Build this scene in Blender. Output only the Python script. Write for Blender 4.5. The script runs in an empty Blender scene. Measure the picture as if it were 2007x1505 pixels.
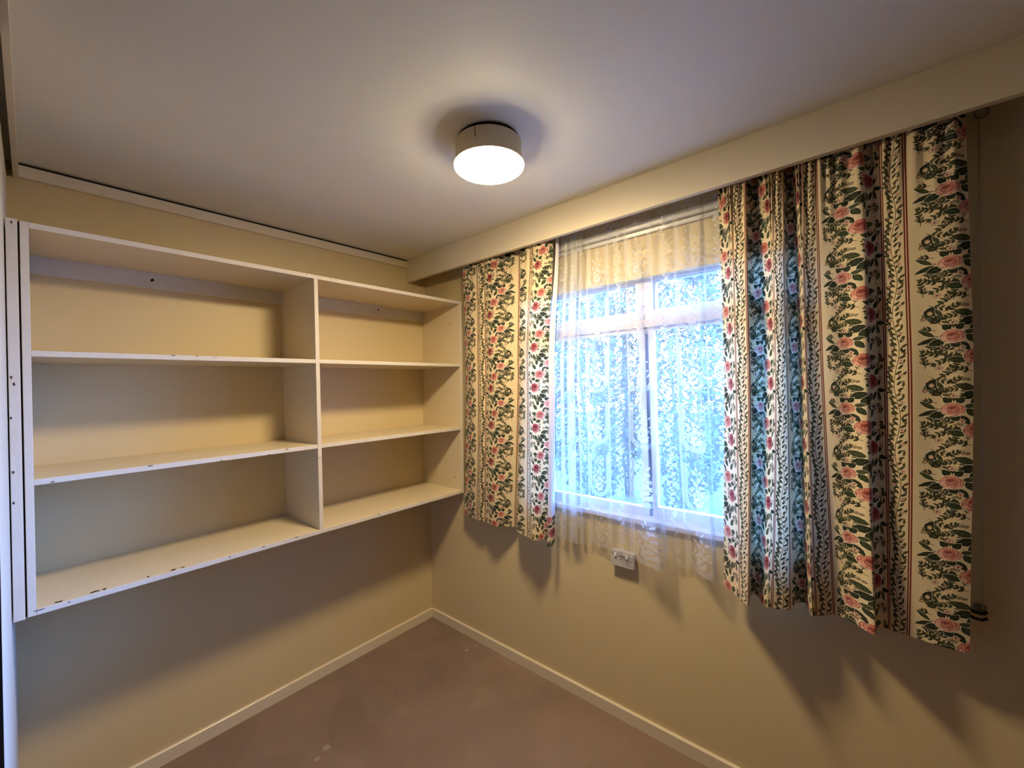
import bpy, bmesh, math, random
import numpy as np
from mathutils import Vector, Matrix

random.seed(4); rng = np.random.RandomState(7)
SC = bpy.context.scene
COL = SC.collection

# ------------------------------------------------------------------ camera
YAW, PITCH, ROLL, FPX = .7106, .0039, -.0256, 810.17
CAM = Vector((2.2906, -1.7676, 1.5578))
fw = Vector((-math.sin(YAW)*math.cos(PITCH), math.cos(YAW)*math.cos(PITCH), math.sin(PITCH)))
rt = Vector((math.cos(YAW), math.sin(YAW), 0)); up = rt.cross(fw)
r2 = rt*math.cos(ROLL)+up*math.sin(ROLL); u2 = -rt*math.sin(ROLL)+up*math.cos(ROLL)
cd = bpy.data.cameras.new('camera'); cam = bpy.data.objects.new('camera', cd); COL.objects.link(cam)
cd.sensor_fit = 'HORIZONTAL'; cd.sensor_width = 36; cd.lens = FPX/2007*36; cd.clip_start = .01; cd.clip_end = 200
m = Matrix((r2, u2, -fw)).transposed().to_4x4(); m.translation = CAM; cam.matrix_world = m
SC.camera = cam

# ------------------------------------------------------------------ light
SKY = (.13, .34, 1.0); SKY_STRENGTH = 105.0
LAMP = (1.0, .785, .47); LAMP_STRENGTH = 220.0
SC.view_settings.view_transform = 'Standard'; SC.view_settings.look = 'None'
SC.view_settings.gamma = 1; SC.view_settings.use_curve_mapping = False
SC.view_settings.exposure = 0.0
W = bpy.data.worlds.new('overcast_sky'); SC.world = W; W.use_nodes = True
bg = W.node_tree.nodes['Background']; bg.inputs['Color'].default_value = (*SKY, 1); bg.inputs['Strength'].default_value = SKY_STRENGTH

# ------------------------------------------------------------------ dimensions
H = 2.40
SH_D = .3786                      # shelf depth
WX0, WX1, WZ0, WZ1 = .93, 2.17, .925, 2.02    # window opening
XR = 3.0                          # far side of the room
YN = -1.815                       # near wall
OPX = .93                         # closet opening edge
LX, LY = 1.322, -.733             # lamp

# ------------------------------------------------------------------ materials
def srgb(r, g, b):
    f = lambda c: (c/255/12.92) if c/255 <= .04045 else ((c/255+.055)/1.055)**2.4
    return (f(r), f(g), f(b))
def mat(name, col, rough=.5, spec=.5, metal=0, var=.04, scale=6, bump=.0, bscale=300, coat=0):
    M = bpy.data.materials.new(name); M.use_nodes = True; N = M.node_tree.nodes; L = M.node_tree.links
    b = N['Principled BSDF']; b.inputs['Roughness'].default_value = rough; b.inputs['Metallic'].default_value = metal
    b.inputs['Specular IOR Level'].default_value = spec; b.inputs['Coat Weight'].default_value = coat
    tc = N.new('ShaderNodeTexCoord'); n = N.new('ShaderNodeTexNoise'); n.inputs['Scale'].default_value = scale; n.inputs['Detail'].default_value = 5
    L.new(tc.outputs['Object'], n.inputs['Vector'])
    mx = N.new('ShaderNodeMix'); mx.data_type = 'RGBA'
    mx.inputs[6].default_value = (*[c*(1-var) for c in col], 1); mx.inputs[7].default_value = (*[min(1, c*(1+var)) for c in col], 1)
    L.new(n.outputs['Fac'], mx.inputs[0]); L.new(mx.outputs[2], b.inputs['Base Color'])
    if bump:
        n2 = N.new('ShaderNodeTexNoise'); n2.inputs['Scale'].default_value = bscale; n2.inputs['Detail'].default_value = 3
        L.new(tc.outputs['Object'], n2.inputs['Vector'])
        bp = N.new('ShaderNodeBump'); bp.inputs['Strength'].default_value = bump; bp.inputs['Distance'].default_value = .002
        L.new(n2.outputs['Fac'], bp.inputs['Height']); L.new(bp.outputs['Normal'], b.inputs['Normal'])
    return M
M_wall = mat('cream_wall_paint', (.68, .55, .31), .42, .4, var=.03, scale=3, bump=.08, bscale=180)
M_ceil = mat('ceiling_paint', (.80, .775, .65), .55, .3, var=.03, scale=2, bump=.06, bscale=120)
M_trim = mat('cream_gloss_trim', (.74, .65, .48), .33, .5, var=.03, scale=8, bump=.04, bscale=60)
M_shelf = mat('off_white_shelf_paint', (.68, .575, .385), .34, .5, var=.05, scale=9, bump=.06, bscale=70)
M_edge = mat('white_shelf_edge_paint', (.66, .60, .50), .7, .2, var=.06, scale=25, bump=.06, bscale=70)
M_frame = mat('window_white_paint', (.62, .60, .58), .4, .5, var=.04, scale=10, bump=.04, bscale=60)
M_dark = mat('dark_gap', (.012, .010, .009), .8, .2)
M_chip = mat('bare_chipped_wood', (.035, .020, .012), .8, .2, var=.4, scale=200)
M_plate = mat('grey_plastic', (.52, .50, .48), .35, .5)
M_white = mat('white_plastic', (.85, .85, .85), .3, .5)
M_rail = mat('silver_track_metal', (.75, .76, .78), .3, .5, metal=.35)
M_lining = mat('white_lining_cloth', (.72, .72, .75), .9, .1, var=.06, scale=30, bump=.1, bscale=900)
M_band = mat('beige_lamp_band', (.92, .78, .50), .45, .4, var=.08, scale=40, bump=.1, bscale=200)
M_lawn = mat('lawn', (.026, .026, .012), .9, .2, var=.4, scale=2)
M_bounce_cut = mat('bounce_cutting_brown', (.16, .11, .07), .6, .3, var=.15, scale=5)  # unseen end wall, darkened to cut bounce light on the window wall
M_leaf = mat('shrub_leaf', (.034, .036, .0155), .6, .2, var=.6, scale=4)
M_bark = mat('bark', (.08, .05, .03), .9, .2, var=.4, scale=20)
M_opening_dark = mat('painted_opening_dark', (.010, .007, .005), .6, .2)  # darkness of the opening put into the colour, so the lit jamb reads black

M_carpet = mat('mauve_brown_carpet', (.26, .175, .135), .95, .1)
def carpet_nodes(M):
    N = M.node_tree.nodes; L = M.node_tree.links; b = N['Principled BSDF']; tc = N['Texture Coordinate']
    def noise(scale, det=2, dist=0, rot=None):
        n = N.new('ShaderNodeTexNoise'); n.inputs['Scale'].default_value = scale; n.inputs['Detail'].default_value = det; n.inputs['Distortion'].default_value = dist
        if rot is not None:
            mp = N.new('ShaderNodeMapping'); mp.inputs['Rotation'].default_value = (0, 0, rot); mp.inputs['Scale'].default_value = (1, 3.2, 1)
            L.new(tc.outputs['Object'], mp.inputs['Vector']); L.new(mp.outputs['Vector'], n.inputs['Vector'])
        else: L.new(tc.outputs['Object'], n.inputs['Vector'])
        return n
    # pile brushed one way or the other by the vacuum cleaner: broad straight-edged patches
    v = N.new('ShaderNodeTexVoronoi'); v.inputs['Scale'].default_value = 2.6; v.inputs['Randomness'].default_value = .9
    mp = N.new('ShaderNodeMapping'); mp.inputs['Rotation'].default_value = (0, 0, .35); mp.inputs['Scale'].default_value = (1, 2.0, 1); mp.inputs['Location'].default_value = (.3, .1, 0)
    nd = noise(3, 2); add = N.new('ShaderNodeMix'); add.data_type = 'VECTOR'; add.inputs[0].default_value = .22
    L.new(tc.outputs['Object'], add.inputs[4]); L.new(nd.outputs['Color'], add.inputs[5]); L.new(add.outputs[1], mp.inputs['Vector']); L.new(mp.outputs['Vector'], v.inputs['Vector'])
    sp = N.new('ShaderNodeSeparateColor'); L.new(v.outputs['Color'], sp.inputs[0])
    m1 = N.new('ShaderNodeMix'); m1.data_type = 'RGBA'; m1.inputs[6].default_value = (.252, .178, .136, 1); m1.inputs[7].default_value = (.280, .199, .153, 1)
    L.new(sp.outputs[0], m1.inputs[0])
    n1 = noise(2.2, 4, .5); r1 = N.new('ShaderNodeValToRGB'); r1.color_ramp.elements[0].position = .35; r1.color_ramp.elements[1].position = .7
    L.new(n1.outputs['Fac'], r1.inputs[0])
    m2 = N.new('ShaderNodeMix'); m2.data_type = 'RGBA'; m2.blend_type = 'MULTIPLY'; m2.inputs[0].default_value = 1
    m2b = N.new('ShaderNodeMix'); m2b.data_type = 'RGBA'; m2b.inputs[6].default_value = (.84, .83, .82, 1); m2b.inputs[7].default_value = (1.1, 1.08, 1.06, 1)
    L.new(r1.outputs[0], m2b.inputs[0]); L.new(m1.outputs[2], m2.inputs[6]); L.new(m2b.outputs[2], m2.inputs[7])
    # fibre speckle
    n3 = noise(420, 2); m3 = N.new('ShaderNodeMix'); m3.data_type = 'RGBA'; m3.blend_type = 'MULTIPLY'; m3.inputs[0].default_value = 1
    r3 = N.new('ShaderNodeMapRange'); r3.inputs[1].default_value = .3; r3.inputs[2].default_value = .7; r3.inputs[3].default_value = .72; r3.inputs[4].default_value = 1.28
    L.new(n3.outputs['Fac'], r3.inputs[0]); L.new(m2.outputs[2], m3.inputs[6]); L.new(r3.outputs[0], m3.inputs[7])
    cur = m3.outputs[2]
    # small pale spots on the carpet
    for (x, y, r) in ((.458, -.109, .016), (.462, -.045, .011), (.466, -.95, .018), (.49, -1.0, .014)):
        d = N.new('ShaderNodeVectorMath'); d.operation = 'DISTANCE'; d.inputs[1].default_value = (x, y, 0)
        L.new(tc.outputs['Object'], d.inputs[0])
        mr = N.new('ShaderNodeMapRange'); mr.inputs[1].default_value = r; mr.inputs[2].default_value = r*.6; mr.inputs[3].default_value = 0; mr.inputs[4].default_value = .55
        L.new(d.outputs['Value'], mr.inputs[0])
        mm = N.new('ShaderNodeMix'); mm.data_type = 'RGBA'; mm.inputs[7].default_value = (.42, .37, .33, 1)
        L.new(mr.outputs[0], mm.inputs[0]); L.new(cur, mm.inputs[6]); cur = mm.outputs[2]
    L.new(cur, b.inputs['Base Color'])
    bp = N.new('ShaderNodeBump'); bp.inputs['Strength'].default_value = .5; bp.inputs['Distance'].default_value = .004
    L.new(n3.outputs['Fac'], bp.inputs['Height']); L.new(bp.outputs['Normal'], b.inputs['Normal'])
carpet_nodes(M_carpet)

M_glow = bpy.data.materials.new('lit_opal_glass'); M_glow.use_nodes = True
_n = M_glow.node_tree.nodes; _b = _n['Principled BSDF']; _b.inputs['Base Color'].default_value = (.9, .9, .88, 1); _b.inputs['Roughness'].default_value = .15
_b.inputs['Emission Color'].default_value = (*LAMP, 1); _b.inputs['Emission Strength'].default_value = LAMP_STRENGTH

def thin_glass():
    M = bpy.data.materials.new('window_glass'); M.use_nodes = True; N = M.node_tree.nodes; L = M.node_tree.links
    N.remove(N['Principled BSDF']); out = N['Material Output']
    t = N.new('ShaderNodeBsdfTransparent'); t.inputs[0].default_value = (.93, .97, .98, 1)
    g = N.new('ShaderNodeBsdfGlossy'); g.inputs['Roughness'].default_value = .02
    f = N.new('ShaderNodeFresnel'); f.inputs[0].default_value = 1.45
    x = N.new('ShaderNodeMixShader'); L.new(f.outputs[0], x.inputs[0]); L.new(t.outputs[0], x.inputs[1]); L.new(g.outputs[0], x.inputs[2]); L.new(x.outputs[0], out.inputs[0])
    return M
M_glass = thin_glass()

# ------------------------------------------------------------------ woven / printed tiles, computed here shape by shape
class Tile:
    def __init__(s, T, V, ppm, base):
        s.T, s.V = T, V; s.w = int(round(T*ppm)); s.h = int(round(V*ppm)); s.ppx = s.w/T; s.ppy = s.h/V
        s.a = np.empty((s.h, s.w, len(base)), np.float32); s.a[:] = base
    def draw(s, cx, cy, rad, fn):
        """fn(dx, dy) -> (alpha, colour) on local metres; wraps round the tile"""
        i0, i1 = int((cx-rad)*s.ppx)-1, int((cx+rad)*s.ppx)+2; j0, j1 = int((cy-rad)*s.ppy)-1, int((cy+rad)*s.ppy)+2
        I = np.arange(i0, i1); J = np.arange(j0, j1)
        dx = (I+.5)[None, :]/s.ppx-cx; dy = (J+.5)[:, None]/s.ppy-cy
        dx, dy = np.broadcast_arrays(dx, dy); al, c = fn(dx, dy)
        ix = np.ix_(J % s.h, I % s.w); cur = s.a[ix]; al = np.clip(al, 0, 1)[..., None]
        s.a[ix] = cur*(1-al)+c*al
    def leaf(s, cx, cy, l, w, ang, col, rib=None, edge=None, soft=1.0):
        """a pointed leaf growing from (cx,cy) in direction ang"""
        ca, sa = math.cos(ang), math.sin(ang); mx, my = cx+ca*l/2, cy+sa*l/2; px = 1/s.ppx
        col = np.array(col, np.float32); rib = col if rib is None else np.array(rib, np.float32); edge = col*.6 if edge is None else np.array(edge, np.float32)
        def fn(dx, dy):
            a = (dx*ca+dy*sa)/l+.5; b = -dx*sa+dy*ca
            hw = w/2*np.sqrt(np.clip(np.sin(np.pi*np.clip(a, 0, 1)**.85), 0, 1))*np.clip(np.sin(np.pi*np.clip(a, 0, 1)), 0, 1)**.35
            d = hw-np.abs(b); al = d/px/soft+.3; al = np.where((a > 0) & (a < 1), al, 0)
            k = np.clip(1-d/(w*.14), 0, 1)[..., None]*.8; c = col*(1-k)+edge*k
            r = (np.clip(1-np.abs(b)/(.0006), 0, 1)*.7)[..., None]; c = c*(1-r)+rib*r
            v = (.12*np.sin(a*26+np.abs(b)/w*9))[..., None]; return al, c*(1+v) if len(col) == 3 else c
        s.draw(mx, my, l/2+w/2, fn)
    def blob(s, cx, cy, rx, ry, ang, col, edge=None, ew=.35, alpha=1.0):
        ca, sa = math.cos(ang), math.sin(ang); px = 1/s.ppx; col = np.array(col, np.float32); edge = col if edge is None else np.array(edge, np.float32)
        def fn(dx, dy):
            a = (dx*ca+dy*sa)/rx; b = (-dx*sa+dy*ca)/ry; r = np.sqrt(a*a+b*b); al = (1-r)*min(rx, ry)/px+.5
            k = np.clip((r-(1-ew))/ew, 0, 1)[..., None]; return np.clip(al, 0, 1)*alpha, col*(1-k)+edge*k
        s.draw(cx, cy, max(rx, ry)+.001, fn)
    def ring(s, cx, cy, r0, w, col, a0=-10, a1=10, sx=1, sy=1):
        px = 1/s.ppx; col = np.array(col, np.float32)
        def fn(dx, dy):
            r = np.sqrt((dx/sx)**2+(dy/sy)**2); t = np.arctan2(dy/sy, dx/sx); al = (w/2-np.abs(r-r0))/px+.5
            return np.where((t >= a0) & (t <= a1), np.clip(al, 0, 1), 0), col
        s.draw(cx, cy, (r0+w)*max(sx, sy), fn)
    def seg(s, x0, y0, x1, y1, w, col):
        px = 1/s.ppx; col = np.array(col, np.float32); mx, my = (x0+x1)/2, (y0+y1)/2; L = math.hypot(x1-x0, y1-y0)+1e-9; ux, uy = (x1-x0)/L, (y1-y0)/L
        def fn(dx, dy):
            a = np.clip(dx*ux+dy*uy, -L/2, L/2); d = np.hypot(dx-a*ux, dy-a*uy); return (w/2-d)/px+.5, col
        s.draw(mx, my, L/2+w, fn)
    def path(s, P, w, col):
        for (a, b), (c, d) in zip(P[:-1], P[1:]): s.seg(a, b, c, d, w, col)
    def vstripe(s, x, w, col):
        i = (np.arange(s.w)+.5)/s.ppx; al = np.clip((w/2-np.abs(i-x))*s.ppx+.5, 0, 1)[None, :, None]; s.a[:] = s.a*(1-al)+np.array(col, np.float32)*al
    def image(s, name, alpha_only=False):
        im = bpy.data.images.new(name, s.w, s.h, alpha=False); buf = np.ones((s.h, s.w, 4), np.float32)
        if s.a.shape[2] == 3: buf[..., :3] = s.a
        else:
            buf[..., :3] = s.a[..., :1]
        im.colorspace_settings.name = 'Non-Color' if s.a.shape[2] == 1 else 'sRGB'
        im.pixels.foreach_set(np.clip(buf, 0, 1).ravel()); im.update(); im.pack(); return im

TU, TV = .265, .204
def rose_print():
    c = lambda r, g, b: np.array((r, g, b), np.float32)/255
    BG = c(232, 213, 172); t = Tile(TU, TV, 3000, BG)
    DK, MD, LT, ED = c(38, 46, 32), c(64, 70, 44), c(118, 120, 82), c(16, 18, 14); ST = c(56, 44, 26); BR = c(84, 66, 36); HALO = c(250, 238, 208)
    RED, R2 = c(128, 44, 36), c(104, 34, 30)
    rnd = random.Random(11)
    def lf(x, y, l, w, a, col, halo=True):
        if halo: t.leaf(x-.0009*math.cos(a), y-.0009*math.sin(a), l+.0022, w+.0024, a, HALO, HALO, HALO)
        t.leaf(x, y, l, w, a, col, LT, ED)
    def sprig(x, y, ang, L, n, l0, w0, bend=0., cols=None):
        """a bent twig with paired leaves"""
        cols = cols or (DK, MD, DK); a = ang; px, py = x, y; parts = []
        for j in range(n):
            nx, ny = px+L/n*math.cos(a), py+L/n*math.sin(a); t.seg(px, py, nx, ny, .0013, ST); f = 1-.3*j/n
            for sd in (-1, 1): lf(nx, ny, l0*f*rnd.uniform(.85, 1.1), w0*f, a+sd*rnd.uniform(.55, .95), rnd.choice(cols), False)
            px, py = nx, ny; a += bend
        lf(px, py, l0*.9, w0*.85, a, MD, False)
    def blossom(x, y, r):
        for j in range(5): t.blob(x+r*.62*math.cos(j*1.257+.3), y+r*.62*math.sin(j*1.257+.3), r*.5, r*.5, 0, c(240, 214, 190), c(120, 70, 50), .45)
        t.blob(x, y, r*.28, r*.28, 0, c(110, 34, 34))
    def berries(x, y, n, r):
        for j in range(n):
            a = rnd.uniform(0, 6.3); d = rnd.uniform(.2, 1)*r; t.blob(x+d*math.cos(a), y+d*math.sin(a), .0027, .0027, 0, c(214, 190, 156), ED, .55)
    # stripe pairs either side of the vine column
    for x, sg in ((0.0, 1), (.063, -1)):
        for xx in ((x, x+TU) if x == 0 else (x,)):
            t.vstripe(xx, .0036, RED); t.vstripe(xx+sg*.0056, .0030, R2)
    # vine column
    cx = .0315
    def vx(y): return cx+.007*math.sin(2*math.pi*y/TV*1.0)
    t.path([(vx(k*TV/40), k*TV/40) for k in range(41)], .0015, ST)
    for k in range(26):
        y = k*TV/26; x = vx(y); sd = 1 if k % 2 else -1; x += sd*rnd.uniform(0, .007)
        a = math.pi/2-sd*rnd.uniform(.6, 1.15); lf(x, y, rnd.uniform(.015, .021), .0066, a, rnd.choice((DK, DK, MD, BR)), False)
        if k % 2 == 0:
            t.seg(x, y, x+sd*.009, y+.007, .0011, ST); lf(x+sd*.009, y+.007, .013, .0056, a+sd*.5, rnd.choice((DK, MD)), False)
            lf(x+sd*.006, y+.004, .012, .0055, a-sd*1.1, DK, False)
        if k % 3 == 1: lf(x-sd*.014, y+.001, .012, .005, math.pi/2+sd*.5, BR, False)
    for k in range(12):
        y = (k+.5)*TV/12; sd = (-1)**k; lf(cx+sd*.013, y, .015, .006, math.pi/2-sd*rnd.uniform(-.2, .7), rnd.choice((DK, MD, BR)), False)
    for k in range(5): blossom(cx+(-1)**k*.011, (k+.4)*TV/5, .0052)
    for k in range(5): berries(cx-(-1)**k*.013, (k+.9)*TV/5, 4, .004)
    def rose(x, y, rx, ry, hue, seed):
        q = random.Random(seed); pale, mid, deep, core = hue
        t.blob(x, y, rx*1.07, ry*1.07, 0, HALO)
        t.blob(x, y, rx, ry*.96, 0, mid, deep, .2)
        for ri, (n, rr, pr) in enumerate(((7, .68, .40), (6, .54, .37), (5, .37, .31), (4, .2, .22))):
            for j in range(n):
                a = j*2*math.pi/n+ri*.55+q.uniform(-.15, .15); k = .5+.5*math.cos(a+1.9)
                k2 = max(0, min(1, k*1.15-.15*ri)); col = pale*k2+mid*(1-k2)
                if ri >= 2: col = col*.45+deep*.55
                t.blob(x+rx*rr*math.cos(a), y+ry*rr*math.sin(a), rx*pr, ry*pr*.8, a+math.pi/2, col, deep*.75+col*.25, .22)
        ox, oy = x-rx*.14, y+ry*.2
        t.blob(ox, oy, rx*.34, ry*.26, .3, core, deep, .5)
        t.ring(ox, oy, rx*.16, .0012, mid, sy=.8); t.ring(ox, oy, rx*.33, .0013, pale, -2.9, -.2, sy=.8); t.ring(x, y-ry*.1, rx*.55, .0012, deep, -2.8, -.3, sy=.8); t.ring(x, y-ry*.05, rx*.74, .0012, deep, -2.2, .4, sy=.85)
    palehue = (c(250, 214, 196), c(226, 158, 138), c(160, 80, 70), c(104, 34, 36))
    pinkhue = (c(246, 198, 176), c(212, 130, 110), c(146, 62, 54), c(104, 32, 36))
    darkhue = (c(228, 156, 138), c(166, 76, 72), c(104, 32, 38), c(58, 14, 24))
    A, B, C3 = (.136, .080), (.178, .080-.28*TV), (.210, .080+.40*TV)
    # twigs filling the ground
    sprig(.118, .112, 2.2, .034, 4, .015, .0062, .08); sprig(.132, .098, 1.75, .030, 3, .014, .006, .1)
    sprig(.150, .046, 2.9, .050, 5, .0145, .0060, .04); sprig(.160, .026, 3.35, .058, 6, .014, .0060, .07)
    sprig(.128, .176, 1.35, .030, 3, .014, .0058, -.15); sprig(.098, .170, -.5, .030, 3, .012, .0055, .1)
    sprig(.165, .150, 4.3, .034, 4, .012, .0058, 0, (BR, MD)); sprig(.152, .142, 3.4, .024, 3, .013, .0055, 0, (BR, MD)); sprig(.170, .186, 2.8, .034, 4, .013, .0058)
    sprig(.232, .066, .5, .020, 2, .014, .006); sprig(.236, .030, -.3, .020, 2, .014, .006); sprig(.230, .196, .4, .022, 2, .014, .006); sprig(.225, .095, -.5, .018, 2, .013, .006)
    sprig(.205, .098, 2.2, .022, 2, .014, .006); sprig(.215, .060, 1.4, .022, 2, .014, .006); sprig(.205, .008, 1.2, .02, 2, .014, .006)
    sprig(.120, .028, 3.0, .034, 4, .013, .0058, -.1); sprig(.112, .012, .5, .03, 3, .014, .006); sprig(.150, .198, 3.6, .036, 4, .013, .006, .1); sprig(.122, .150, .6, .026, 3, .013, .006)
    sprig(.088, .196, 1.5, .034, 4, .012, .0055, .1); sprig(.142, .012, 2.2, .034, 4, .014, .006, .12); sprig(.108, .098, 2.9, .016, 2, .013, .0055); sprig(.094, .060, -.9, .026, 3, .012, .0055, .15)
    sprig(.160, .196, 1.2, .026, 3, .014, .0065); sprig(.194, .148, 1.9, .03, 3, .014, .0065); sprig(.190, .086, 1.2, .024, 3, .013, .006); sprig(.248, .100, 1.9, .024, 3, .012, .0055); sprig(.246, .05, -1.3, .024, 3, .012, .0055)
    # large ribbed leaves
    for (x, y, a, l, w) in ((.176, .138, 2.85, .040, .019), (.182, .128, 3.55, .040, .022), (.188, .120, 4.2, .040, .022), (.178, .150, .3, .03, .018),
                            (.158, .060, 3.3, .034, .018), (.160, .084, -.9, .030, .017), (.196, .052, .8, .034, .019), (.200, .030, .1, .032, .018), (.192, .072, 1.6, .028, .016),
                            (.158, .010, 2.9, .034, .018), (.176, .000, -.4, .030, .018), (.200, .000, .2, .034, .018), (.236, .150, 1.0, .024, .014), (.226, .182, .9, .03, .015), (.214, .128, -2.0, .032, .018)):
        lf(x, y, l, w, a, rnd.choice((DK, MD, c(50, 60, 38))))
    rose(*C3, .0255, .0240, darkhue, 3); rose(*B, .0240, .0225, pinkhue, 5)
    # teardrop bud
    lf(.094, .134, .034, .021, 1.25, DK); t.blob(.099, .147, .006, .0075, 0, c(228, 200, 160), BR, .5); lf(.108, .158, .026, .009, -1.1, MD); t.blob(.088, .132, .0058, .0046, .6, c(212, 172, 136), BR, .5)
    sprig(.100, .118, 1.0, .018, 2, .013, .006)
    # leaves hooking towards the stripe
    t.path([(.130, .078), (.112, .080), (.096, .086)], .0017, ST)
    lf(.106, .080, .036, .0115, 2.5, MD); lf(.110, .077, .040, .0115, 3.60, DK); lf(.114, .075, .030, .0125, 4.3, MD); lf(.124, .070, .032, .019, 3.55, DK)
    # three leaves over the pale rose and its tuft
    lf(.132, .096, .022, .015, 2.2, DK); lf(.142, .097, .022, .015, .9, DK); sprig(.137, .098, 1.57, .014, 2, .010, .0055); lf(.154, .088, .026, .012, .2, MD); lf(.150, .064, .030, .014, -1.0, DK); lf(.128, .060, .022, .013, 4.4, MD)
    rose(*A, .0215, .0185, palehue, 8)
    berries(.118, .050, 9, .008); berries(.146, .036, 8, .008); berries(.160, .162, 7, .007); berries(.246, .085, 7, .008); berries(.132, .188, 6, .007); berries(.242, .012, 6, .007); berries(.086, .012, 5, .006)
    for (x, y) in ((.152, .048), (.186, .178), (.232, .080), (.112, .196), (.250, .170), (.136, .118), (.222, .012)): blossom(x, y, .0066)
    # hooked leaf trio left of the next stripe
    t.path([(.226, .124), (.236, .138), (.250, .134)], .0018, HALO)
    lf(.236, .137, .036, .013, -.08, DK); lf(.236, .134, .034, .013, -1.1, MD); lf(.230, .132, .030, .011, -1.95, DK)
    return t.image('rose_print')

LU, LV = .22, .243
def lace_tile():
    t = Tile(LU, LV, 3000, (.14,)); W1 = (1.0,); HI = (.95,); MD = (.72,)
    yy, xx = np.mgrid[0:t.h, 0:t.w]
    t.a[..., 0] += .10*((((xx//3)+(yy//3)) % 2) == 0)          # the net ground
    rnd = random.Random(2); cx = .055
    hw = .044; yb = .052                                       # U-shaped medallion frame, round end at the bottom
    def U(r):
        P = [(cx-r, LV-.004+yb*0)]
        P = [(cx-r, yb+hw*1.0+k*(LV-.062-hw)/10) for k in range(10, -1, -1)]
        P += [(cx-r*math.cos(a), yb+hw-(r*1.05)*math.sin(a)) for a in [k*math.pi/18 for k in range(1, 18)]]
        P += [(cx+r, yb+hw+k*(LV-.062-hw)/10) for k in range(11)]
        return P
    for r in (hw-.0035, hw+.0035): t.path(U(r), .0013, HI)
    def along(P, step):
        out = []; acc = 0
        for (a, b), (c, d) in zip(P[:-1], P[1:]):
            L = math.hypot(c-a, d-b); s = acc
            while s < L: out.append((a+(c-a)*s/L, b+(d-b)*s/L)); s += step
            acc = s-L
        return out
    for (x, y) in along(U(hw), .0062): t.blob(x, y, .0019, .0019, 0, W1)
    for (x, y) in along(U(hw+.0095), .0115):
        t.ring(x, y, .0042, .0016, HI)
        t.blob(x, y, .0012, .0012, 0, MD)
    def flower(x, y, r, n=5, rot=0, hole=True):
        for j in range(n):
            a = rot+j*2*math.pi/n; t.blob(x+r*.6*math.cos(a), y+r*.6*math.sin(a), r*.46, r*.36, a, (.86,), W1, .3)
        if hole: t.blob(x, y, r*.22, r*.22, 0, (.1,)); 
    flower(cx, .052+.030, .021, 6, .3); t.blob(cx+.006, .085, .010, .003, .8, (.05,)); t.seg(cx-.004, .095, cx+.008, .078, .0016, W1)
    flower(cx-.014, .108, .009, 5); flower(cx+.016, .112, .009, 5, .5); flower(cx+.001, .122, .011, 5, .9); flower(cx-.006, .150, .009, 5, .2)
    flower(cx+.012, .142, .007, 5); flower(cx-.02, .132, .007, 5, .4); flower(cx+.006, .172, .008, 5, .7)
    for (x, y, a, l) in ((.03, .10, 2.2, .02), (.082, .10, .9, .02), (.04, .16, 2.4, .018), (.072, .16, .6, .018), (.048, .19, 2.0, .02), (.06, .19, 1.0, .02), (.052, .205, 1.57, .022), (.035, .12, 2.6, .014), (.075, .125, .4, .014)):
        t.leaf(x, y, l, .007, a, W1, W1, W1)
    t.path([(cx, .10), (cx-.005, .13), (cx+.004, .16), (cx, .2), (cx-.003, .225)], .0014, HI)
    for k in range(7): t.ring(cx, .145, .018+.0*k, .0012, MD, 1.0, 2.6)
    # vine column
    vx = .165; t.path([(vx+.009*math.sin(2*math.pi*k/24*2), k*LV/24) for k in range(25)], .0015, HI)
    for k in range(22):
        y = k*LV/22; x = vx+.009*math.sin(4*math.pi*y/LV); sd = (-1)**k
        t.leaf(x, y, .017, .0068, math.pi/2-sd*1.05, W1, W1, W1); 
        if k % 2: t.ring(x-sd*.010, y, .0055, .0018, HI, -2.4, 2.0)
    for k in range(6): flower(vx+(-1)**k*.011, (k+.5)*LV/6, .0085, 5, k)
    # straight bead columns between
    for x in (.114, .216):
        for dx in (-.0032, .0032): t.vstripe(x+dx, .0012, HI)
        for k in range(38): t.blob(x, (k+.5)*LV/38, .0018, .0018, 0, W1)
    return t.image('lace_weave')

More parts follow.
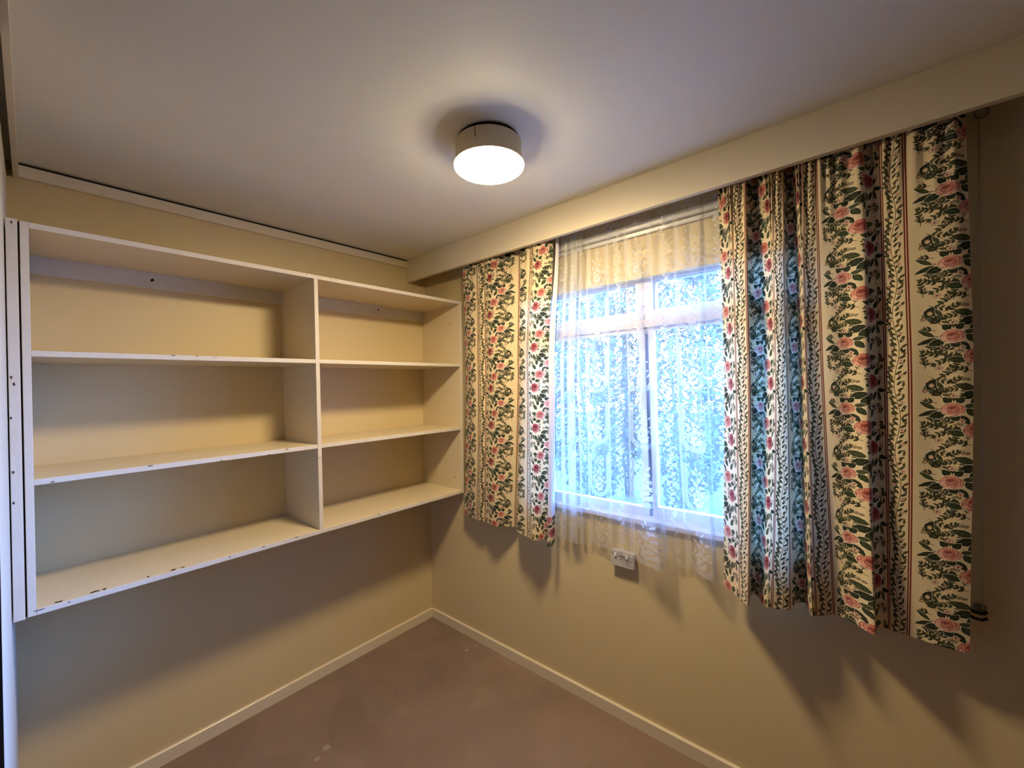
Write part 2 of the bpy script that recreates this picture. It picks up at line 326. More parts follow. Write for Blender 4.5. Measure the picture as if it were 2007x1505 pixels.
def print_material():
    M = bpy.data.materials.new('rose_print_cotton'); M.use_nodes = True; N = M.node_tree.nodes; L = M.node_tree.links
    N.remove(N['Principled BSDF']); out = N['Material Output']
    uv = N.new('ShaderNodeUVMap'); uv.uv_map = 'weave'
    im = N.new('ShaderNodeTexImage'); im.image = rose_print(); im.extension = 'REPEAT'; im.interpolation = 'Cubic'; L.new(uv.outputs[0], im.inputs[0])
    d = N.new('ShaderNodeBsdfPrincipled'); d.inputs['Roughness'].default_value = .75; d.inputs['Specular IOR Level'].default_value = .25; d.inputs['Sheen Weight'].default_value = .15
    L.new(im.outputs[0], d.inputs['Base Color'])
    tr = N.new('ShaderNodeBsdfTranslucent'); g = N.new('ShaderNodeMix'); g.data_type = 'RGBA'; g.blend_type = 'MULTIPLY'; g.inputs[0].default_value = 1; g.inputs[7].default_value = (.95, 1, .9, 1)
    L.new(im.outputs[0], g.inputs[6]); L.new(g.outputs[2], tr.inputs[0])
    x = N.new('ShaderNodeMixShader'); x.inputs[0].default_value = TRANSLUCENT
    L.new(d.outputs[0], x.inputs[1]); L.new(tr.outputs[0], x.inputs[2]); L.new(x.outputs[0], out.inputs[0])
    tc = N.new('ShaderNodeTexCoord'); n = N.new('ShaderNodeTexNoise'); n.inputs['Scale'].default_value = 900; bp = N.new('ShaderNodeBump'); bp.inputs['Strength'].default_value = .1; bp.inputs['Distance'].default_value = .001
    n2 = N.new('ShaderNodeTexNoise'); n2.inputs['Scale'].default_value = 14; n2.inputs['Detail'].default_value = 3; bp2 = N.new('ShaderNodeBump'); bp2.inputs['Strength'].default_value = .35; bp2.inputs['Distance'].default_value = .006
    L.new(tc.outputs['Object'], n2.inputs[0]); L.new(n2.outputs[0], bp2.inputs['Height']); L.new(bp2.outputs[0], bp.inputs['Normal'])
    L.new(tc.outputs['Object'], n.inputs[0]); L.new(n.outputs[0], bp.inputs['Height']); L.new(bp.outputs[0], d.inputs['Normal'])
    return M
TRANSLUCENT = .15
def lace_material():
    M = bpy.data.materials.new('white_lace_net'); M.use_nodes = True; N = M.node_tree.nodes; L = M.node_tree.links
    N.remove(N['Principled BSDF']); out = N['Material Output']
    uv = N.new('ShaderNodeUVMap'); uv.uv_map = 'weave'
    im = N.new('ShaderNodeTexImage'); im.image = lace_tile(); im.extension = 'REPEAT'; L.new(uv.outputs[0], im.inputs[0])
    d = N.new('ShaderNodeBsdfDiffuse'); d.inputs[0].default_value = (.76, .75, .74, 1); tr = N.new('ShaderNodeBsdfTranslucent'); tr.inputs[0].default_value = (.60, .62, .64, 1)
    s = N.new('ShaderNodeMixShader'); s.inputs[0].default_value = .36; L.new(d.outputs[0], s.inputs[1]); L.new(tr.outputs[0], s.inputs[2])
    t = N.new('ShaderNodeBsdfTransparent'); x = N.new('ShaderNodeMixShader')
    mr = N.new('ShaderNodeMapRange'); mr.inputs[3].default_value = .05; mr.inputs[4].default_value = .92; L.new(im.outputs[0], mr.inputs[0])
    L.new(mr.outputs[0], x.inputs[0]); L.new(t.outputs[0], x.inputs[1]); L.new(s.outputs[0], x.inputs[2]); L.new(x.outputs[0], out.inputs[0])
    return M
M_print = print_material(); M_lace = lace_material()

# ------------------------------------------------------------------ mesh helpers
def prop(o, label=None, cat=None, group=None, kind=None):
    if label: o['label'] = label
    if cat: o['category'] = cat
    if group: o['group'] = group
    if kind: o['kind'] = kind
    return o
def empty(name, loc=(0, 0, 0)):
    o = bpy.data.objects.new(name, None); COL.objects.link(o); o.location = loc; o.empty_display_size = .1; return o
def link(name, me, mats, parent=None):
    o = bpy.data.objects.new(name, me); COL.objects.link(o)
    for mm in (mats if isinstance(mats, (list, tuple)) else [mats]): me.materials.append(mm)
    if parent is not None:
        o.parent = parent
        off = Vector((0, 0, 0)); p = parent
        while p is not None: off += p.location; p = p.parent
        for v in me.vertices: v.co -= off
    return o
def fin(bm, name, mats, parent=None, smooth=False):
    me = bpy.data.meshes.new(name); bmesh.ops.recalc_face_normals(bm, faces=bm.faces); bm.to_mesh(me); bm.free()
    if smooth: me.polygons.foreach_set('use_smooth', [True]*len(me.polygons))
    return link(name, me, mats, parent)
def add_hex(bm, P, bev=0, mi=0):
    """P: 8 corners ordered x0y0z0 x1y0z0 x1y1z0 x0y1z0 then the same at z1"""
    v = [bm.verts.new(p) for p in P]; fs = []
    for f in ((0, 3, 2, 1), (4, 5, 6, 7), (0, 1, 5, 4), (1, 2, 6, 5), (2, 3, 7, 6), (3, 0, 4, 7)):
        q = bm.faces.new([v[i] for i in f]); q.material_index = mi; fs.append(q)
    if bev:
        es = list({e for f in fs for e in f.edges}); bmesh.ops.bevel(bm, geom=es, offset=bev, segments=2, affect='EDGES', profile=.5)
    return fs
def add_box(bm, x0, x1, y0, y1, z0, z1, bev=0, mi=0):
    return add_hex(bm, [(x0, y0, z0), (x1, y0, z0), (x1, y1, z0), (x0, y1, z0), (x0, y0, z1), (x1, y0, z1), (x1, y1, z1), (x0, y1, z1)], bev, mi)
def box(name, x0, x1, y0, y1, z0, z1, m_, parent=None, bev=0):
    bm = bmesh.new(); add_box(bm, x0, x1, y0, y1, z0, z1, bev); return fin(bm, name, m_, parent)
def lathe(name, prof, c, m_, parent=None, n=72, cap=True):
    bm = bmesh.new(); rows = []
    for r, z in prof:
        rows.append([bm.verts.new((c[0]+r*math.cos(k*2*math.pi/n), c[1]+r*math.sin(k*2*math.pi/n), z)) for k in range(n)])
    for a, b in zip(rows[:-1], rows[1:]):
        for k in range(n): bm.faces.new((a[k], a[(k+1) % n], b[(k+1) % n], b[k]))
    if cap:
        bm.faces.new(rows[0]); bm.faces.new(rows[-1])
    return fin(bm, name, m_, parent, smooth=True)
def tube(name, P, r, m_, parent=None, n=10):
    bm = bmesh.new(); P = [Vector(p) for p in P]; rows = []
    for i, p in enumerate(P):
        t = (P[min(i+1, len(P)-1)]-P[max(i-1, 0)]).normalized(); a = t.cross(Vector((0.31, .2, .93))).normalized(); b = t.cross(a)
        rows.append([bm.verts.new(p+r*(math.cos(k*2*math.pi/n)*a+math.sin(k*2*math.pi/n)*b)) for k in range(n)])
    for a, b in zip(rows[:-1], rows[1:]):
        for k in range(n): bm.faces.new((a[k], a[(k+1) % n], b[(k+1) % n], b[k]))
    bm.faces.new(rows[0]); bm.faces.new(rows[-1])
    return fin(bm, name, m_, parent, smooth=True)

# ------------------------------------------------------------------ room shell
prop(box('floor', -.1, XR+.1, -2.75, .12, -.12, 0, M_carpet), 'mauve brown carpet with vacuum marks and small pale spots', kind='structure')
prop(box('ceiling', -.1, XR+.1, -2.75, .12, H, H+.1, M_ceil), 'plain off-white painted ceiling', kind='structure')
prop(box('wall_left', -.12, 0, -2.75, .12, 0, H, M_wall), 'cream painted wall behind the built-in shelves', kind='structure')
bm = bmesh.new()
add_box(bm, 0, WX0, 0, .12, 0, H); add_box(bm, WX1, XR, 0, .12, 0, H); add_box(bm, WX0, WX1, 0, .12, 0, WZ0); add_box(bm, WX0, WX1, 0, .12, WZ1, H)
prop(fin(bm, 'wall_right', M_wall), 'cream painted wall round the curtained window', kind='structure')
prop(box('wall_end', XR, XR+.1, -2.75, .12, 0, H, M_bounce_cut), kind='structure')
bm = bmesh.new()
add_box(bm, 0, OPX-.012, YN-.09, YN, 0, 2.335); add_box(bm, 2.75, XR, YN-.09, YN, 0, 2.335)
prop(fin(bm, 'wall_near', mat('matte_cream_board', (.58, .53, .42), .85, .1)), 'pale painted end wall seen edge-on at the far left', kind='structure')
prop(box('recess_shade_infill', 0, XR, YN-.09, YN-.05, 2.335, H, M_dark), 'infill coloured near-black as recess shade behind the near cornice strip', kind='structure')  # solid infill; the shade of the recess is in its colour
prop(box('wall_closet', 0, XR, -2.75, -2.65, 0, H, M_opening_dark), kind='structure')
prop(box('door_1', OPX-.012, OPX, YN-.09, YN, 0, 2.335, M_opening_dark), 'jamb coloured near-black as the unlit opening at the left edge', kind='structure')
# baseboards with an eased top edge
def skirting(name, along, a0, a1, label):
    t_, h = .012, .058; bm = bmesh.new()
    prof = [(0, 0), (t_, 0), (t_, h-.004), (t_-.004, h), (0, h)]
    for s in (a0, a1):
        for d, z in prof: bm.verts.new((d, s, z) if along == 'y' else (s, -d, z))
    bm.verts.ensure_lookup_table(); n = len(prof)
    for k in range(n): bm.faces.new((bm.verts[k], bm.verts[(k+1) % n], bm.verts[n+(k+1) % n], bm.verts[n+k]))
    bm.faces.new([bm.verts[k] for k in range(n)]); bm.faces.new([bm.verts[n+k] for k in range(n)])
    prop(fin(bm, name, M_trim), label, kind='structure')
skirting('baseboard_left', 'y', YN, 0, 'low cream baseboard under the shelves')
skirting('baseboard_right', 'x', 0, XR, 'low cream baseboard under the window')
# flat cornice strips standing just clear of the ceiling, with a shadow gap
prop(box('trim_1', 0, .018, -1.79, -.146, 2.347, 2.389, M_trim, bev=.001), 'flat pale cornice strip above the shelves', kind='structure')
prop(box('trim_2', 0, XR, -1.801, -1.788, 2.347, H, M_trim), 'flat pale cornice strip along the near wall', kind='structure')
prop(box('shadow_gap_strip', 0, .006, -1.79, -.146, 2.389, H, M_dark), 'strip coloured near-black as the shadow gap over the cornice strip', kind='structure')  # solid strip; the gap's shadow is in its colour

# ------------------------------------------------------------------ window
win = empty('window_1', (1.55, .06, WZ0)); prop(win, 'timber window with two top lights over two tall panes', kind='structure')
FY0, FY1 = .035, .095
bm = bmesh.new()
add_box(bm, WX0, WX0+.04, FY0, FY1, WZ0, WZ1); add_box(bm, WX1-.04, WX1, FY0, FY1, WZ0, WZ1)
add_box(bm, WX0, WX1, FY0, FY1, WZ1-.012, WZ1); add_box(bm, WX0, WX1, FY0, FY1, WZ0, WZ0+.03)
fin(bm, 'frame', M_frame, win)
box('mullion', 1.496, 1.576, FY0, FY1, 1.805, WZ1-.01, M_frame, win, .003)
box('mullion', 1.515, 1.56, FY0+.015, FY1, WZ0+.03, 1.805, M_frame, win, .003)
box('transom', WX0+.04, WX1-.04, FY0-.004, FY1, 1.803, 1.878, M_frame, win, .004)
bm = bmesh.new(); add_box(bm, WX0, WX1, -.016, FY1, WZ0, WZ0+.024, .003)
fin(bm, 'sill', M_frame, win)
def sash(x0, x1, z0, z1, w, wb, y0, y1, name='sash'):
    bm = bmesh.new(); add_box(bm, x0, x0+w, y0, y1, z0, z1, .0015); add_box(bm, x1-w, x1, y0, y1, z0, z1, .0015)
    add_box(bm, x0+w, x1-w, y0, y1, z0, z0+wb, .0015); add_box(bm, x0+w, x1-w, y0, y1, z1-w*.6, z1, .0015)
    s = fin(bm, name, M_frame, win)
    box('pane', x0+w*.5, x1-w*.5, (y0+y1)/2-.002, (y0+y1)/2+.002, z0+wb*.5, z1-w*.3, M_glass, s)
sash(WX0+.04, 1.496, 1.878, WZ1-.012, .008, .004, .05, .08)
sash(1.576, WX1-.04, 1.878, WZ1-.012, .008, .004, .05, .08)
sash(WX0+.04, 1.533, WZ0+.03, 1.803, .030, .034, .042, .075)
sash(1.545, WX1-.04, WZ0+.03, 1.803, .022, .044, .047, .08)
box('weather_strip', 1.536, 1.543, .040, .05, WZ0+.03, 1.803, M_dark, win)

# ------------------------------------------------------------------ outside: lawn and shrubs
prop(box('ground', -12, 16, .12, 26, -.5, -.4, M_lawn), 'lawn outside the window', kind='structure')
def shrub(x, y, h, r, n, label, seed):
    R_ = np.random.RandomState(seed); e = empty('garden_shrub', (x, y, -.4)); prop(e, label, 'shrub', 'shrubs outside the window')
    for k in range(4):
        a = k*1.6+seed; tube('stem', [(x+.05*math.cos(a), y+.05*math.sin(a), -.4), (x+.12*math.cos(a), y+.12*math.sin(a), -.4+h*.35), (x+r*.45*math.cos(a), y+r*.45*math.sin(a), -.4+h*.8)], .022, M_bark, e, 6)
    d = R_.normal(size=(n, 3)); d /= np.linalg.norm(d, axis=1)[:, None]; rad = R_.uniform(.55, 1, n)**.5*(1+.25*np.sin(d[:, 0]*5+seed)*np.cos(d[:, 2]*6))
    c = d*rad[:, None]*[r, r, h*.48]+[x, y, -.4+h*.56]
    a = R_.normal(size=(n, 3)); a /= np.linalg.norm(a, axis=1)[:, None]; b = np.cross(a, R_.normal(size=(n, 3))); b /= np.linalg.norm(b, axis=1)[:, None]
    L_ = R_.uniform(.03, .055, (n, 1)); v = np.stack([c-a*L_, c+b*L_*.42, c+a*L_, c-b*L_*.42], 1).reshape(-1, 3)
    me = bpy.data.meshes.new('foliage'); me.from_pydata(v.tolist(), [], (np.arange(n*4).reshape(-1, 4)).tolist()); me.update()
    prop(link('foliage', me, M_leaf, e), kind='stuff')
for k_, (sx_, sy_, sh_, sr_, lab_) in enumerate((
        (-1.55, 3.3, 3.9, .52, 'tall leafy shrub outside, leftmost of the near row behind the lace'), (-.45, 3.1, 3.3, .52, 'leafy shrub outside, second from the left in the near row'),
        (.65, 3.3, 3.7, .52, 'leafy shrub outside, rightmost of the near row'),
        (-2.6, 5.1, 5.2, .78, 'large leafy shrub outside, left end of the far row'), (-.9, 5.0, 4.7, .78, 'large leafy shrub outside, middle of the far row'), (.8, 5.2, 5.0, .78, 'large leafy shrub outside, right end of the far row'))):
    shrub(sx_, sy_, sh_, sr_, 5200 if sr_ < .6 else 7500, lab_, k_+1)

# ------------------------------------------------------------------ shelving unit
D = SH_D; TH = .018
su = empty('shelving_unit', (0, -.9, .903)); prop(su, 'off-white wall-mounted shelving unit with two bays of three open shelves', 'shelving')
ZB, ZT, YL, YM = .903, 2.089, -1.785, -.909
YRt, YRb = -.008, -.028          # the right side leans a little
def yr(z): return YRb+(YRt-YRb)*(z-ZB)/(ZT-ZB)
def board(name, x0, x1, y0, y1, z0, z1, y1b=None, y0b=None, bev=.0012, parent=su):
    """front face (x1) carries the brighter edge paint"""
    bm = bmesh.new(); y1b = y1 if y1b is None else y1b; y0b = y0 if y0b is None else y0b
    add_hex(bm, [(x0, y0b, z0), (x1, y0b, z0), (x1, y1b, z0), (x0, y1b, z0), (x0, y0, z1), (x1, y0, z1), (x1, y1, z1), (x0, y1, z1)], bev)
    for f in bm.faces:
        f.normal_update()
    bmesh.ops.recalc_face_normals(bm, faces=bm.faces)
    for f in bm.faces:
        if f.normal.x > .5: f.material_index = 1
    return fin(bm, name, [M_shelf, M_edge], parent)
board('side_panel', 0, D, YL, YL+TH, ZB, ZT)
board('side_panel', 0, D, yr(ZT)-TH, yr(ZT), ZB, ZT, y1b=yr(ZB), y0b=yr(ZB)-TH)
board('divider', 0, D+.0005, YM-TH/2, YM+TH/2, ZB+TH, ZT-TH)
def top_z(y): return 0
board('top_panel', 0, D+.0008, YL+TH, yr(ZT)-TH, ZT-TH, ZT)
board('bottom_panel', 0, D+.0008, YL+TH, yr(ZB)-TH, ZB, ZB+TH)
for zc in (1.692, 1.302):
    board('shelf', 0, D-.0005, YL+TH, YM-TH/2, zc-.009, zc+.009)
    board('shelf', 0, D-.0005, YM+TH/2, yr(zc)-TH, zc-.009, zc+.009)
board('batten', 0, .018, YL+TH, YM-TH/2, 2.005, ZT-TH, bev=.001); board('batten', 0, .018, YM+TH/2, yr(2.03)-TH, 2.005, ZT-TH, bev=.001)
prop(board('scribe_board', 0, D, YN+.003, YL-.004, ZB-.003, ZT+.003), 'narrow upright filler board')
prop(box('groove', 0, D-.012, YL-.004, YL, ZB, ZT, M_chip, su), 'brown groove beside the filler board')
# nail holes
def disc(name, c, n_, r, m_, parent, squash=1, seed=0, th=.0006):
    q = random.Random(seed); n_ = Vector(n_); a = n_.orthogonal().normalized(); b = n_.cross(a); bm = bmesh.new(); K = 12; A = []; B = []
    for k in range(K):
        rr = r*q.uniform(.65, 1.15); p = Vector(c)+rr*(math.cos(k*6.2832/K)*a+squash*math.sin(k*6.2832/K)*b); A.append(bm.verts.new(p-n_*.0002)); B.append(bm.verts.new(p+n_*th))
    bm.faces.new(A); bm.faces.new(B)
    for k in range(K): bm.faces.new((A[k], A[(k+1) % K], B[(k+1) % K], B[k]))
    return fin(bm, name, m_, parent)
disc('nail_hole', (.018, -1.43, 2.04), (1, 0, 0), .008, M_dark, su, .8, 1); disc('nail_hole', (.018, -.37, 2.045), (1, 0, 0), .006, M_dark, su, 1, 2)
disc('nail_hole', (.29, yr(1.96)-TH, 1.96), (0, -1, 0), .004, M_dark, su, 1, 3); disc('nail_hole', (.32, yr(.993)-TH, .993), (0, -1, 0), .004, M_dark, su, 1, 4)
# paint chips: (edge position y, z of the surface, size, on top/on front)
def chip(y, L_, w, seed, z=ZB+TH, top=True, x=None):
    q = random.Random(seed); K = 11; bm = bmesh.new(); A = []; B = []
    for k in range(K):
        a = k*6.2832/K; rr = q.uniform(.45, 1.1)*(1.35 if top else 1.0); u, v = L_*rr*math.cos(a), w*rr*math.sin(a)*(1.5 if top else 1)
        p = ((D-.012 if x is None else x)+v, y+u, z) if top else (D+.0008, y+u, z+v)
        nrm = (0, 0, .0005) if top else (.0005, 0, 0)
        A.append(bm.verts.new(p)); B.append(bm.verts.new((p[0]+nrm[0], p[1], p[2]+nrm[2])))
    bm.faces.new(A); bm.faces.new(B)
    for k in range(K): bm.faces.new((A[k], A[(k+1) % K], B[(k+1) % K], B[k]))
    fin(bm, 'paint_chip', M_chip, su)
for (y, L_, w, sd, z, top) in ((-1.722, .008, .0045, 1, ZB+TH, True), (-1.643, .009, .0045, 2, ZB+TH, True), (-1.620, .005, .005, 3, ZB+TH, True), (-1.510, .003, .005, 4, ZB+TH, True),
        (-1.442, .007, .0038, 5, ZB+TH, True), (-1.415, .006, .0028, 6, ZB+TH, True), (-1.70, .006, .002, 7, ZB+.012, False), (-1.15, .009, .0022, 8, ZB+.014, False), (-1.02, .012, .002, 9, ZB+.016, False),
        (-1.76, .014, .0018, 10, ZB+.014, False), (-1.27, .005, .002, 11, ZB+.012, False), (-1.50, .010, .0016, 12, 1.3095, False), (-1.29, .007, .0016, 13, 1.2945, False), (-1.12, .008, .0016, 14, 1.2935, False),
        (-1.05, .006, .0018, 15, 1.308, False), (-1.43, .009, .0016, 16, 1.699, False), (-1.36, .003, .0022, 17, 1.699, False), (-1.30, .003, .002, 18, 1.697, False), (-.62, .010, .002, 19, ZB+.015, False),
        (-.35, .006, .002, 20, ZB+.015, False), (-.95, .004, .002, 21, ZT-.006, False), (-.84, .006, .0014, 22, ZT-.004, False), (-1.73, .005, .002, 23, 1.297, False), (-.90, .003, .003, 24, 2.01, False), (-.911, .003, .003, 25, 1.25, False)):
    chip(y, L_, w, sd, z, top)
for k, (y, z) in enumerate(((-1.806, 1.62), (-1.801, 1.60), (-1.808, 1.50), (-1.806, 1.34), (-1.807, 1.25), (-1.80, 2.08))):
    chip(y, .0025, .006, 40+k, z, False)

# ------------------------------------------------------------------ ceiling light
cl = empty('ceiling_light', (LX, LY, H)); prop(cl, 'round beige-banded ceiling light with a lit opal glass dish', 'ceiling light')
R1 = .1135
lathe('base_plate', [(R1*.93, H), (R1*.93, H-.012)], (LX, LY), M_dark, cl)
lathe('band', [(R1-.004, H-.012), (R1, H-.014), (R1, H-.082), (R1+.0075, H-.084), (R1+.0075, H-.0875), (R1-.002, H-.088)], (LX, LY), M_band, cl)
lathe('glass_dish', [(R1+.0064, H-.0876), (R1+.0055, H-.0905), (R1+.001, H-.0945), (R1-.012, H-.0985), (R1-.035, H-.102), (.05, H-.105), (.004, H-.106)], (LX, LY), M_glow, cl)
a_ = math.atan2(-.919, .351)
tube('seam', [(LX+(R1+.0008)*math.cos(a_), LY+(R1+.0008)*math.sin(a_), H-.014), (LX+(R1+.0008)*math.cos(a_+.02), LY+(R1+.0008)*math.sin(a_+.02), H-.05)], .0012, M_chip, cl, 6)

# ------------------------------------------------------------------ pelmet and curtain track
pm = empty('curtain_pelmet', (0, -.146, 2.26)); prop(pm, 'long cream painted pelmet board across the top of the window wall', 'pelmet')
box('front_board', 0, XR, -.146, -.128, 2.262, H, M_trim, pm, .001)
box('bottom_bead', 0, XR, -.148, -.124, 2.256, 2.264, M_trim, pm, .001)
cr = empty('curtain_track', (1.5, -.04, 2.25)); prop(cr, 'silver metal curtain track behind the lace under the pelmet', 'curtain track')
box('rail', .50, 2.47, -.026, -.006, 2.228, 2.258, M_rail, cr, .004)
box('rail', .50, 2.47, -.016, -.006, 2.205, 2.222, M_rail, cr, .002)
for x in (.7, 1.40, 2.3):
    box('bracket', x-.012, x+.012, -.026, 0, 2.258, 2.285, M_rail, cr, .002)
    box('screw', x-.004, x+.004, -.029, -.026, 2.266, 2.274, M_dark, cr)

# ------------------------------------------------------------------ draped cloth
def spline(P, per):
    P = np.array(P, float); n = len(P); Q = np.vstack([2*P[0]-P[1], P, 2*P[-1]-P[-2]]); out = []
    for i in range(n-1):
        p0, p1, p2, p3 = Q[i:i+4]
        for k in range(per):
            t = k/per; out.append(.5*((2*p1)+(-p0+p2)*t+(2*p0-5*p1+4*p2-p3)*t*t+(-p0+3*p1-3*p2+p3)*t**3))
    out.append(P[-1]); return np.array(out)
def toward(x, y, d):             # the same hem point seen d nearer the room
    return (x+d*(2.2906-x)/(1.7676+y), y-d)
def cloth(name, m_, parent, top, mid, hem, us, z_top, z_hem, tu, tv, v0, per=10, rows=90, pleat=0, pl=.035, hemwave=0, tmid=.45, bulge=0, seed=0, scallop=0):
    """three plan curves (top, middle, hem) lofted into one hanging sheet; us = run of cloth at each control point"""
    a, b, c = [spline(p, per) for p in (top, mid, hem)]; u = spline([(k, 0) for k in us], per)[:, 0]; n = len(u)
    q = np.random.RandomState(seed); ph = q.uniform(0, 6.28, 6); verts = np.zeros((rows+1, n, 3)); uv = np.zeros((rows+1, n, 2))
    for r in range(rows+1):
        t = r/rows
        if t < tmid: k = t/tmid; k = k*k*(3-2*k); xy = a*(1-k)+b*k
        else: k = (t-tmid)/(1-tmid); k = k**1.3; xy = b*(1-k)+c*k
        x, y = xy[:, 0].copy(), xy[:, 1].copy()
        y += pleat*max(0, 1-t/.22)**1.2*np.sin(2*math.pi*u/pl)
        y += bulge*(np.sin(u*31+ph[0]+t*2.2)*np.sin(t*5+ph[1])+.6*np.sin(u*57+ph[2]-t*3))*math.sin(math.pi*min(1, t*1.1))
        x += bulge*.5*np.sin(u*23+ph[3]+t*4)*math.sin(math.pi*t)
        zz = z_top+(z_hem-z_top)*t
        if t > .97 and (hemwave or scallop): zz = zz+(t-.97)/.03*(hemwave*np.sin(u*19+ph[4])+scallop*np.abs(np.sin(u*math.pi/.018)))
        y = np.minimum(y, -.006)
        verts[r, :, 0], verts[r, :, 1], verts[r, :, 2] = x, y, zz
        uv[r, :, 0] = u/tu; uv[r, :, 1] = (z_top+(z_hem-z_top)*t-v0)/tv
    F = [(r*n+k, r*n+k+1, (r+1)*n+k+1, (r+1)*n+k) for r in range(rows) for k in range(n-1)]
    me = bpy.data.meshes.new(name); me.from_pydata(verts.reshape(-1, 3).tolist(), [], F); me.update()
    l = me.uv_layers.new(name='weave'); vi = np.zeros(len(me.loops), np.int32); me.loops.foreach_get('vertex_index', vi)
    l.data.foreach_set('uv', uv.reshape(-1, 2)[vi].ravel()); me.polygons.foreach_set('use_smooth', [True]*len(me.polygons))
    return link(name, me, m_, parent)

ZH = .783
S = TU
rc = [  # tile run, mid x, mid y, hem x, hem y
 (-.115, 1.878, -.060, 1.852, -.034), (-.055, 1.912, -.090, 1.893, -.076), (0, 1.931, -.105, 1.920, -.105), (.055, 1.972, -.130, 1.953, -.145), (.068, 1.979, -.118, 1.957, -.128),
 (.095, 1.972, -.075, 1.950, -.060), (.130, 1.992, -.050, 1.965, -.046), (.175, 2.022, -.080, 1.990, -.095), (.215, 2.044, -.108, 2.004, -.112), (S, 2.057, -.128, 2.020, -.108),
 (S+.055, 2.086, -.130, 2.070, -.088), (S+.072, 2.088, -.108, 2.072, -.060), (S+.12, 2.092, -.060, 2.092, -.012), (S+.155, 2.110, -.060, 2.110, -.012), (S+.21, 2.128, -.105, 2.130, -.085),
 (2*S, 2.141, -.122, 2.142, -.080), (2*S+.063, 2.182, -.105, 2.190, -.028), (2*S+.136, 2.235, -.105, 2.227, -.045), (2*S+.172, 2.276, -.124, 2.285, -.096), (2*S+.188, 2.294, -.118, 2.292, -.085),
 (2*S+.21, 2.299, -.086, 2.295, -.052), (2*S+.235, 2.314, -.078, 2.308, -.040), (3*S, 2.332, -.088, 2.322, -.038), (3*S+.063, 2.388, -.102, 2.369, -.040), (3*S+.136, 2.470, -.105, 2.445, -.048), (3*S+.172, 2.508, -.094, 2.493, -.042)]
fc = empty('floral_curtain', (2.2, -.09, 2.26)); prop(fc, 'wide cream curtain with rose print at the right of the window', 'curtain', 'floral curtains')
cloth('fabric', M_print, fc, [(p[1], max(-.110, min(-.045, p[2]-.004))) for p in rc], [(p[1], p[2]) for p in rc], [toward(p[3], p[4], .035) for p in rc], [p[0] for p in rc], 2.31, ZH, TU, TV, 1.256-.080, pleat=.010, pl=.034, bulge=.0045, seed=3, hemwave=.002, rows=110)
def tp(x): return .479+(x-.468)*(1.141-.479)/(1.089-.468)
lc = [  # run (counts down), mid x, y, hem x, y
 (-.195, .468, -.070, .366, -.016), (-.136, .525, -.095, .430, -.030), (-.063, .595, -.090, .497, -.040), (-.03, .622, -.100, .535, -.050), (0, .650, -.088, .575, -.044), (.060, .700, -.100, .635, -.062), (.095, .733, -.098, .680, -.069), (.129, .771, -.085, .705, -.052),
 (.17, .822, -.075, .740, -.025), (.205, .868, -.062, .768, -.004), (.235, .878, -.040, .770, .008), (.30, .872, -.028, .772, .012), (.37, .880, -.055, .790, -.015), (.41, .893, -.085, .835, -.064), (.467, .960, -.100, .920, -.085), (.53, .978, -.112, .965, -.100), (.587, 1.012, -.108, .990, -.085), (.63, 1.052, -.098, 1.008, -.065), (.66, 1.088, -.085, 1.020, -.045)]
fl = empty('floral_curtain', (.8, -.09, 2.26)); prop(fl, 'narrower cream curtain with rose print left of the window, next to the shelves', 'curtain', 'floral curtains')
cloth('fabric', M_print, fl, [(tp(p[1]), max(-.110, min(-.045, p[2]-.008))) for p in lc], [(p[1], p[2]) for p in lc], [toward(p[3], p[4], .042) for p in lc], [-p[0] for p in lc], 2.31, ZH, TU, TV, 1.676-.09, pleat=.008, pl=.034, bulge=.004, seed=5, hemwave=.002, rows=110)
# turned-back leading edge: plain lining above, a printed corner at the foot
e0 = [(1.146, -.080), (1.150, -.075), (1.154, -.066)]; e1 = [(1.088, -.088), (1.096, -.080), (1.108, -.064)]; e2 = [toward(1.060, -.100, .03), toward(1.070, -.075, .03), toward(1.064, -.040, .03)]
def lerp(P, Q, k): return [(a[0]*(1-k)+b[0]*k, a[1]*(1-k)+b[1]*k) for a, b in zip(P, Q)]
zc = .905; kk = (2.31-zc)/(2.31-.775); km = lerp(e1, e2, ((kk-.45)/.55)**1.3)
prop(cloth('lining', M_lining, fl, e0, lerp(e0, e2, .45) and e1, km, [0, .02, .04], 2.31, zc, TU, TV, 0, rows=60, tmid=.49), 'plain white lining at the turned-back edge')
prop(cloth('turned_hem', M_print, fl, km, lerp(km, e2, .5), e2, [.18, .20, .225], zc, .762, TU, TV, .05, rows=12), 'printed corner of the turned-back edge')

# lace
# the net doubles back on itself three times at its gathered left side
lh = [(1.064, -.012), (1.087, -.026), (1.140, -.036), (1.108, -.018), (1.135, -.050), (1.195, -.040), (1.150, -.022), (1.185, -.048), (1.235, -.034), (1.215, -.016), (1.262, -.014), (1.32, -.014), (1.379, -.026), (1.44, -.042), (1.504, -.055), (1.575, -.080), (1.628, -.090), (1.634, -.060), (1.66, -.020), (1.70, -.008), (1.745, -.012), (1.79, -.050), (1.825, -.062), (1.835, -.040), (1.88, -.022), (1.93, -.015), (2.0, -.03)]
lm = [(1.092, -.040), (1.110, -.050), (1.150, -.052), (1.122, -.036), (1.145, -.056), (1.200, -.050), (1.160, -.036), (1.192, -.056), (1.240, -.050), (1.222, -.036), (1.268, -.038), (1.33, -.046), (1.385, -.040), (1.44, -.044), (1.505, -.050), (1.548, -.056), (1.563, -.052), (1.575, -.040), (1.63, -.042), (1.69, -.046), (1.735, -.048), (1.775, -.046), (1.80, -.055), (1.822, -.042), (1.87, -.04), (1.93, -.045), (2.0, -.04)]
lt = [(x+.050*max(0, (1.5-x)/.4), min(y, -.040)) for x, y in lm]
lu = [0]
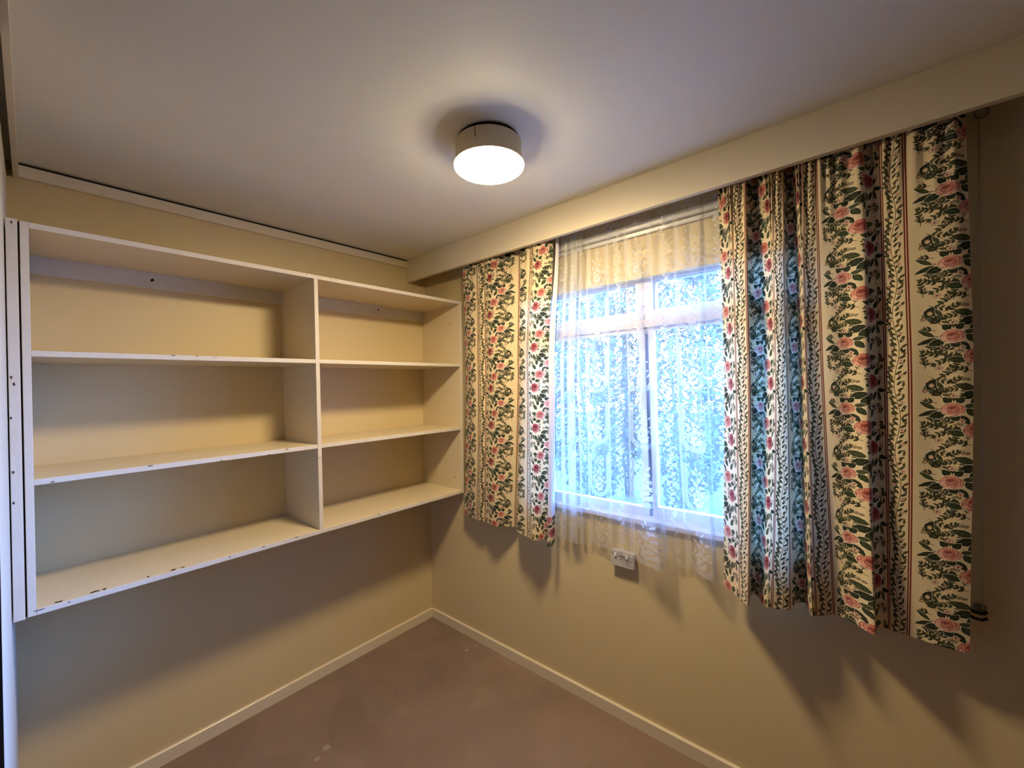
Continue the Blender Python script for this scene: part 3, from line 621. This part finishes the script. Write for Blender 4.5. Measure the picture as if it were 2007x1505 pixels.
for a, b in zip(lm[:-1], lm[1:]): lu.append(lu[-1]+math.hypot(a[0]-b[0], a[1]-b[1])*1.0)
off = .055+2*LU-(lu[10]+.062)
lu = [a+off for a in lu]
lace = empty('lace_curtain', (1.5, -.05, 2.25)); prop(lace, 'sheer white lace curtain hanging over the window between the rose print curtains', 'lace curtain')
cloth('net', M_lace, lace, lt, lm, [(x, y-.012) for x, y in lh], lu, 2.285, .788, LU, LV, 1.04-.048, per=12, rows=120, bulge=.0022, seed=9, scallop=-.004, tmid=.5, pleat=.004, pl=.03)

# ------------------------------------------------------------------ power outlet
po = empty('power_outlet', (1.428, 0, .755)); prop(po, 'surface-mounted power outlet just under the lace hem', 'power outlet')
box('housing', 1.372, 1.484, -.026, 0, .722, .790, M_plate, po, .003)
box('plate', 1.370, 1.486, -.032, -.026, .7205, .7915, M_plate, po, .0025)
for x in (1.400, 1.456):
    sw = box('switch', x-.009, x+.003, -.0375, -.032, .764, .782, M_white, po, .0015)
for cx_ in (1.424, 1.470):
    for dx, dz, a in ((-.006, .008, .5), (.006, .008, -.5), (0, -.006, 0)):
        bm = bmesh.new(); add_box(bm, -.0013, .0013, -.0326, -.0318, -.004, .004)
        bmesh.ops.rotate(bm, cent=(0, 0, 0), matrix=Matrix.Rotation(a, 3, 'Y'), verts=bm.verts); bmesh.ops.translate(bm, vec=(cx_+dx, 0, .762+dz), verts=bm.verts)
        fin(bm, 'pin_slot', M_dark, po)

# ------------------------------------------------------------------ cord, ring and cleat at the right of the curtain
M_hook = mat('grey_green_metal', (.20, .20, .16), .4, .5)
ch = empty('cord_cleat', (2.53, 0, .875)); prop(ch, 'small dark two-armed cord cleat on the wall beside the right curtain', 'cleat')
box('backplate', 2.508, 2.532, -.010, 0, .868, .898, M_hook, ch, .003)
for z in (.880, .862): tube('arm', [(2.532, -.010, z), (2.520, -.022, z-.002), (2.505, -.030, z+.002), (2.492, -.030, z+.010)], .0038, M_dark, ch, 8)
rg = [(2.551+.013*math.cos(t), -.004, 2.296+.015*math.sin(t)) for t in [k*2*math.pi/20 for k in range(21)]]
o = tube('cord_ring', rg, .0022, M_hook, None, 8); prop(o, 'small metal ring on the wall under the pelmet, right of the curtains', 'ring')
o = tube('pull_cord', [(2.546, -.006, 2.282), (2.538, -.010, 1.8), (2.532, -.012, 1.3), (2.524, -.014, .885)], .0014, mat('pale_cord', (.5, .46, .36), .8), None, 6); prop(o, 'thin pale pull cord hanging down the wall beside the right curtain', 'cord')

# daylight portal in the window opening (guides sampling only)
pl_ = bpy.data.lights.new('window_portal', 'AREA'); pl_.shape = 'RECTANGLE'; pl_.size = WX1-WX0; pl_.size_y = WZ1-WZ0; pl_.cycles.is_portal = True
po_ = bpy.data.objects.new('window_portal', pl_); COL.objects.link(po_); po_.location = ((WX0+WX1)/2, .115, (WZ0+WZ1)/2); po_.rotation_euler = (-math.pi/2, 0, 0)
